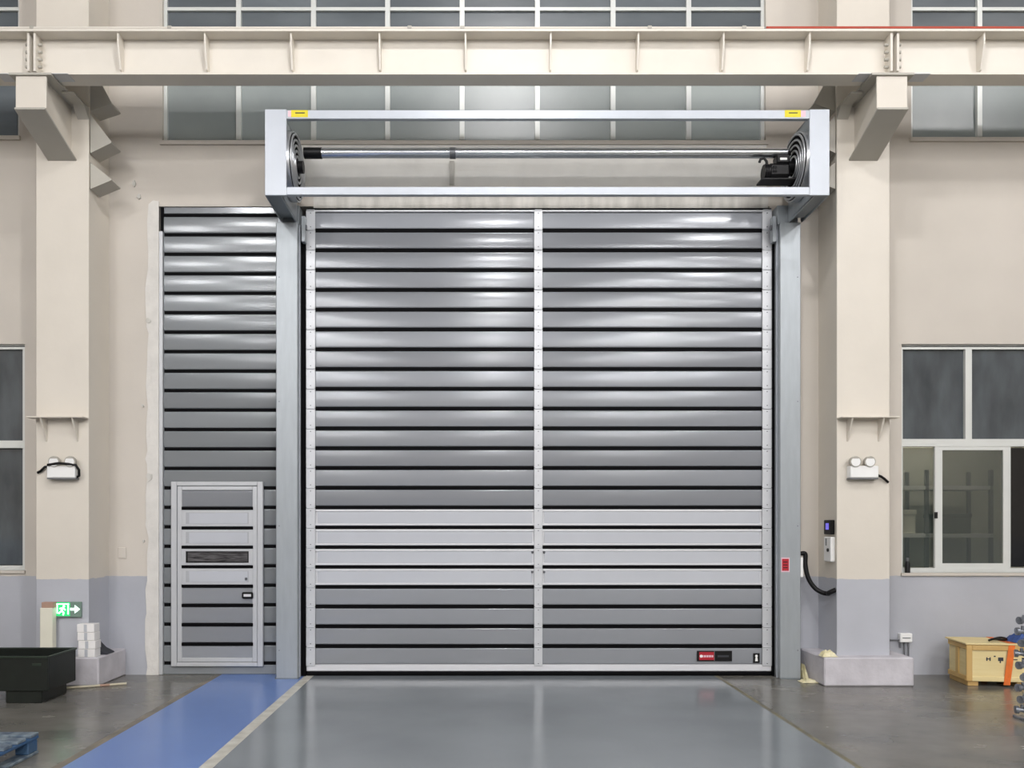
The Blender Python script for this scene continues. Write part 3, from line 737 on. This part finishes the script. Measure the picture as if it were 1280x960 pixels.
# ------------------------------------------------------------------ things by the exit-sign column
ZP = .287
YK = 8.0
xa, xb = X(97, YK), X(121.5, 8.05)
tops = [ZP + i * .083 for i in range(5)]
lbs = ['white carton at the bottom of the small stack on the plinth', 'white carton second from the bottom of the small stack on the plinth', 'white carton third from the bottom of the small stack on the plinth', 'white carton on top of the small stack on the plinth']
for i in range(4):
    dx = (0, .006, -.004, -.008)[i]
    q = empty('carton', ((xa + xb) / 2 + dx, 8.06, tops[i]), lbs[i], 'carton', 'white cartons stacked on the plinth')
    MB().bbox((xa + dx, YK, tops[i]), (xb + dx, 8.12, tops[i] + .081), .004).build('body', 'carton', q)
    MB().box((xa + dx + .07, YK - .0012, tops[i] + .004), (xa + dx + .1, YK, tops[i] + .078)).build('tape', 'vis_pane', q)
bx0, bx1 = X(50.5, 8.03), X(66, 8.03)
q = empty('tall_carton', ((bx0 + bx1) / 2, 8.06, ZP), 'tall narrow cream carton with a brown lid under the exit sign', 'carton')
MB().bbox((bx0, 8.02, ZP), (bx1, 8.10, Z(760, 8.02)), .004).build('body', 'cream_carton', q)
MB().bbox((bx0 + .01, 8.03, Z(760, 8.02)), (bx1 + .005, 8.095, Z(753, 8.02)), .003).build('lid', 'brown', q)
wx = X(111, YC) + .003
poly = [(wx, ZP), (wx + .30, ZP), (wx + .28, ZP + .012), (wx + .13, ZP + .05), (wx + .06, ZP + .10), (wx + .02, ZP + .15), (wx, ZP + .16)]
poly = [(min(p[0], wx + .166), p[1]) for p in poly]
MB().prism([(wx, ZP), (wx + .165, ZP), (wx + .155, ZP + .012), (wx + .08, ZP + .05), (wx + .03, ZP + .10), (wx, ZP + .15)], 'y', 8.16, 8.34).build('dark_wedge', 'wedge', label='dark curved wedge shape on the plinth beside the white cartons', cat='wedge')  # added solid, a guess at an unclear dark triangle
sk = empty('stick', (-3.84, 7.95, 0), 'thin pale stick lying on the floor in front of the plinth', 'stick')
MB().tube([(-4.1, 7.82, .013), (-3.78, 7.96, .013)], .012, 10).build('pale_end', 'stick', sk)
MB().tube([(-3.78, 7.96, .013), (-3.70, 7.995, .013)], .0125, 10).build('brown_band', 'brown', sk)
MB().tube([(-3.70, 7.995, .013), (-3.56, 8.06, .013)], .012, 10).build('pale_tip', 'stick', sk)

# dark green bin on skids
B = empty('steel_bin', (-4.5, 7.44, 0), 'dark green open steel bin on skids in front of the exit-sign column', 'bin')
gx0, gx1, gy0, gy1, gz0, gz1 = -5.15, -3.89, 7.20, 7.70, .115, .425
t = .02
MB().bbox((gx0, gy0, gz0), (gx1, gy0 + t, gz1), .004).build('front_plate', 'green', B)
MB().bbox((gx0, gy1 - t, gz0), (gx1, gy1, gz1), .004).build('back_plate', 'green', B)
MB().bbox((gx0, gy0 + t, gz0), (gx0 + t, gy1 - t, gz1), .004).build('side_plate', 'green', B)
MB().bbox((gx1 - t, gy0 + t, gz0), (gx1, gy1 - t, gz1), .004).build('side_plate', 'green', B)
MB().box((gx0 + t, gy0 + t, gz0), (gx1 - t, gy1 - t, gz0 + .015)).build('bottom_plate', 'green', B)
for a, b_ in (((gx0 - .008, gy0 - .012), (gx1 + .008, gy0 + .006)), ((gx0 - .008, gy1 - .006), (gx1 + .008, gy1 + .012)), ((gx1 - .006, gy0), (gx1 + .012, gy1)), ((gx0 - .012, gy0), (gx0 + .006, gy1))):
    MB().bbox((a[0], a[1], gz1 - .012), (b_[0], b_[1], gz1 + .006), .004).build('rim', 'green_in', B)
for xx in (gx0 + .05, gx1 - .40):
    MB().bbox((xx, gy0 + .03, 0), (xx + .33, gy1 - .03, gz0), .008).build('skid', 'green', B)
MB().box((gx1 - .14, gy0 - .004, .345), (gx1 - .06, gy0, .365)).build('stamp_plate', 'green_in', B)

# blue pallet
PA = empty('pallet', (-3.7, 5.1, 0), 'worn blue pallet lying on the concrete floor', 'pallet')
ax0, ax1, ay0, ay1 = -4.22, -3.12, 4.60, 5.66
for i in range(7):
    yy = ay1 - .10 - i * .16
    MB().bbox((ax0, yy, .128), (ax1, yy + .10, .150), .004).build('top_board', 'blue_top', PA)
for xx in (ax0, (ax0 + ax1) / 2 - .05, ax1 - .10):
    MB().bbox((xx, ay0, .106), (xx + .10, ay1, .127), .004).build('stringer_board', 'blue_wood', PA)
    MB().bbox((xx, ay0, 0), (xx + .10, ay1, .020), .004).build('bottom_board', 'blue_top', PA)
    for yy in (ay0, (ay0 + ay1) / 2 - .06, ay1 - .13):
        MB().bbox((xx + .004, yy, .021), (xx + .096, yy + .12, .105), .006).build('block', 'blue_wood', PA)

# ------------------------------------------------------------------ things by the hose column
# keypad and intercom on the side of the column
xs0 = X(1046, YC)
kp = empty('keypad', (xs0 - .01, 8.3, Z(668, 8.3)), 'black keypad with a violet glow on the column side above the intercom', 'keypad')
MB().bbox((xs0 - .03, 8.20, Z(668, 8.27)), (xs0 + .012, 8.37, Z(650, 8.27)), .006).build('case', 'black', kp)
MB().box((xs0 - .032, 8.25, Z(662, 8.27)), (xs0 - .03, 8.32, Z(654, 8.27))).build('screen', 'purple', kp)
ic = empty('control_box', (xs0 - .01, 8.3, Z(702, 8.3)), 'slim white control box under the black keypad', 'control box')
MB().bbox((xs0 - .035, 8.19, Z(702, 8.27)), (xs0 + .012, 8.36, Z(671, 8.27)), .008).build('case', 'white', ic)
MB().bbox((xs0 - .038, 8.29, Z(682, 8.27)), (xs0 - .034, 8.31, Z(673, 8.27)), .001).build('slot', 'screw', ic)
MB().tube([(xs0 - .035, 8.25, Z(687.5, 8.25)), (xs0 - .046, 8.25, Z(687.5, 8.25))], .018, 12).build('button', 'black', ic)
# hose
gx = X(1004.5, YG)
hz = [(gx - .01, YG + .03, Z(692, YG)), (gx + .03, YG + .03, Z(693, YG)), (gx + .03, YG + .03, Z(706, YG)), (gx + .055, YG + .02, Z(722, YG)), (gx + .11, YG - .0, Z(734, YG)), (gx + .17, YG - .04, Z(740, YG)), (gx + .215, YG - .09, Z(742, YG - .09)), (xs0 - .045, YG - .15, Z(741, YG - .15)), (xs0 + .012, 8.175, Z(737, 8.175))]
def smooth(pts, n=6):
    P = [Vector(p) for p in pts]; out = []
    for i in range(len(P) - 1):
        p0, p1, p2, p3 = P[max(i - 1, 0)], P[i], P[i + 1], P[min(i + 2, len(P) - 1)]
        for k in range(n):
            t = k / n
            out.append(.5 * ((2 * p1) + (p2 - p0) * t + (2 * p0 - 5 * p1 + 4 * p2 - p3) * t * t + (3 * p1 - p0 - 3 * p2 + p3) * t ** 3))
    return out + [P[-1]]
MB().tube(smooth(hz), .024, 12).build('hose', 'black', label='thick black hose sagging from the guide post to the column', cat='hose')
# socket box with conduits
so = empty('junction_box', (X(1129, YW), YW, Z(802, YW)), 'small white junction box with thin conduits on the grey wall beside the plinth', 'junction box')
MB().bbox((X(1122, YW), YW - .06, Z(802, YW)), (X(1137, YW), YW, Z(791, YW)), .006).build('box', 'white', so)
MB().box((X(1124.5, YW), YW - .064, Z(797, YW)), (X(1134.5, YW), YW - .06, Z(796, YW))).build('seam', 'lampcase', so)
MB().tube([(X(1111, YW), YW - .03, Z(799.5, YW)), (X(1122, YW), YW - .03, Z(799.5, YW))], .009, 8).build('conduit', 'lampcase', so)
for px in (1124, 1129, 1134):
    MB().tube([(X(px, YW), YW - .025, Z(802, YW)), (X(px, YW), YW - .025, .29 if px < 1128 else .01)], .008, 8).build('conduit', 'lampcase', so)

# crumpled yellowish film
def crumple(name, cx, cy, z0, sx, sy, h, label, seed, n=7):
    rnd = random.Random(seed); vs = []; fs = []
    for lay in (0, 1):
        for i in range(n):
            for j in range(n):
                u, v = i / (n - 1) - .5, j / (n - 1) - .5
                e = max(0, 1 - (abs(u) * 2) ** 3) * max(0, 1 - (abs(v) * 2) ** 3)
                z = z0 + .002 + (h * e * rnd.uniform(.35, 1) + .003 if lay else 0)
                vs.append((cx + sx * u + (rnd.uniform(-1, 1) * sx * .05 if lay else 0), cy + sy * v + (rnd.uniform(-1, 1) * sy * .05 if lay else 0), z))
    for i in range(n - 1):
        for j in range(n - 1):
            a = i * n + j
            fs.append((a, a + 1, a + n + 1, a + n)); fs.append((n * n + a, n * n + a + n, n * n + a + n + 1, n * n + a + 1))
    for k in range(n - 1):
        for a, b_ in ((k, k + 1), ((n - 1) * n + k, (n - 1) * n + k + 1), (k * n, (k + 1) * n), (k * n + n - 1, (k + 1) * n + n - 1)):
            fs.append((a, b_, n * n + b_, n * n + a))
    return MB().add(vs, fs)
crumple('film', X(1033, 8.1), 8.06, ZP, .16, .12, .07, '', 3).build('plastic_film', 'film', label='crumpled yellowish film lying on top of the plinth', cat='film')
crumple('film', X(1004, 8.2) + .05, 8.2, 0, .17, .13, .035, '', 5).build('plastic_film', 'film', label='crumpled yellowish film on the floor at the foot of the guide post', cat='film')
crumple('film', 3.40, 8.42, 0, .05, .2, .16, '', 8).build('plastic_film', 'film', label='upright scrap of yellowish film between guide post and plinth', cat='film')

# wooden crate, a little askew
CR = empty('wooden_crate', (4.86, 7.99, 0), 'pale plywood crate with pine battens and an orange strap', 'crate', rz=math.radians(-7))
cw, cdp, c0, c1 = 1.05, .44, .05, .415
def LB(n, a, b_, m, p=CR, **k): return MB().bbox(a, b_, .004).build(n, m, p, local=True, **k)
LB('front_panel', (.02, .015, c0), (cw - .02, .03, c1), 'ply')
LB('back_panel', (.02, cdp - .03, c0), (cw - .02, cdp - .015, c1), 'ply')
LB('side_panel', (.015, .03, c0), (.03, cdp - .03, c1), 'ply')
LB('side_panel', (cw - .03, .03, c0), (cw - .015, cdp - .03, c1), 'ply')
LB('lid', (-.012, -.008, c1), (cw + .012, cdp + .008, c1 + .018), 'ply')
LB('batten', (0, 0, c0), (.055, .015, c1), 'ply_dark'); LB('batten', (cw - .055, 0, c0), (cw, .015, c1), 'ply_dark')
LB('batten', (.055, 0, c1 - .055), (cw - .055, .015, c1), 'ply_dark'); LB('batten', (.055, 0, c0), (cw - .055, .015, c0 + .05), 'ply')
LB('batten', (0, .03, c1 - .05), (.015, cdp - .03, c1), 'ply_dark'); LB('batten', (0, .03, c0), (.015, cdp - .03, c0 + .05), 'ply_dark')
LB('batten', (0, .18, c0 + .05), (.015, .24, c1 - .05), 'ply_dark')
for xx in (.02, .48, .93): LB('runner', (xx, .02, 0), (xx + .1, cdp - .02, c0), 'ply_dark')
sp = MB()
sp.box((.365, -.004, .02), (.425, 0, c1 + .02)); sp.box((.365, -.004, c1 + .018), (.425, cdp + .012, c1 + .022)); sp.box((.365, cdp + .008, .02), (.425, cdp + .012, c1 + .02))
# the strap leans a little
sp.v = [(x + (z - .2) * .12, y, z) for x, y, z in sp.v]
sp.build('strap', 'orange', CR, local=True, label='orange webbing strap')
# stencilled marks
def mark(x, z, w_, h): MB().box((x, .0135, z), (x + w_, .0152, z + h)).build('stencil_mark', 'wedge', CR, local=True)
mx_ = .19; mz_ = .255
mark(mx_, mz_, .012, .035); mark(mx_ + .03, mz_, .012, .035); mark(mx_ + .01, mz_ + .014, .022, .01); mark(mx_ + .07, mz_ + .04, .018, .012)
mark(.30, mz_, .05, .036); mark(.315, mz_ - .02, .012, .02); mark(.44, mz_ + .012, .04, .01); mark(.52, mz_ - .012, .055, .05)
ZT = c1 + .022
bg = crumple('bag', 5.50, 8.08, ZT - .002, .34, .22, .10, '', 11).build('blue_cloth', 'bluebag', label='crumpled blue cloth lying on the wooden crate', cat='cloth')
cb = [(5.12, 8.05, ZT + .012), (5.14, 8.0, ZT + .035), (5.20, 7.99, ZT + .05), (5.27, 8.02, ZT + .035), (5.30, 8.07, ZT + .014), (5.24, 8.12, ZT + .014), (5.17, 8.08, ZT + .02)]
MB().tube(smooth(cb), .011, 8).build('black_cable', 'black', label='looped black cable on the wooden crate beside the blue cloth', cat='cable')

# rack of castings standing at the picture's edge beside the crate
KX, KY = X(1286, 6.62), 6.62
K = empty('casting_rack', (KX, KY, 0), 'grey steel post hung with stubby machined castings in front of the wooden crate', 'rack')
MB().tube([(KX, KY, .02), (KX, KY, .90)], .02, 12).build('post', 'castiron', K)
MB().bbox((KX - .07, KY - .1, 0), (KX + .12, KY + .1, .02), .004).build('base_plate', 'castiron', K)
cast = MB()
cast.tube([(0, 0, -.022), (0, 0, .022)], .045, 14); cast.tube([(0, 0, 0), (-.075, -.01, 0)], .018, 10); cast.tube([(-.075, -.01, 0), (-.10, -.012, 0)], .032, 12)
cast.tube([(0, 0, 0), (.03, -.09, .01)], .016, 10); cast.tube([(.03, -.09, .01), (.035, -.11, .012)], .03, 12); cast.tube([(-.05, -.006, 0), (-.05, -.006, .045)], .012, 8)
cme = cast.mesh('casting', 'castiron')
for i in range(9):
    o = piece('casting', cme, K, (KX, KY, .08 + i * .093)); o.rotation_euler = (0, 0, (-.35, .2, -.1, .5, 0, -.5, .3, -.2, .1)[i])

# ------------------------------------------------------------------ lamps of the hall
lam_h = MB().tube([(0, 0, 0), (0, 0, .06), (0, 0, .22), (0, 0, .34)], [.33, .31, .12, .11], 24).mesh('housing', 'lampcase')
lam_l = MB().tube([(0, 0, -.30 * math.sin(a)) for a in [math.pi / 2 * k / 6 for k in range(7)]], [max(.01, .30 * math.cos(math.pi / 2 * k / 6)) for k in range(7)], 20).mesh('lens', 'lens')
lam_r = MB().tube([(0, 0, .34), (0, 0, ZC - 9.5)], .012, 6).mesh('rod', 'screw')
for ci, xx in enumerate((-8.7, -5.6, .5, 5.8, 8.9)):
    for yy in ((-7, -15, -23, -31), (-3, -10, -17, -25), (2.6, -5, -13, -21, -29), (-3, -10, -17, -25), (1.4, -7, -15, -23, -31))[ci]:
        l_ = empty('high_bay_lamp', (xx, yy, 9.5), 'round high-bay lamp hanging from the hall ceiling', 'lamp', 'high-bay lamps in rows')
        for nm, me in (('housing', lam_h), ('lens', lam_l), ('rod', lam_r)):
            o = bpy.data.objects.new(nm, me); COL.objects.link(o); o.parent = l_
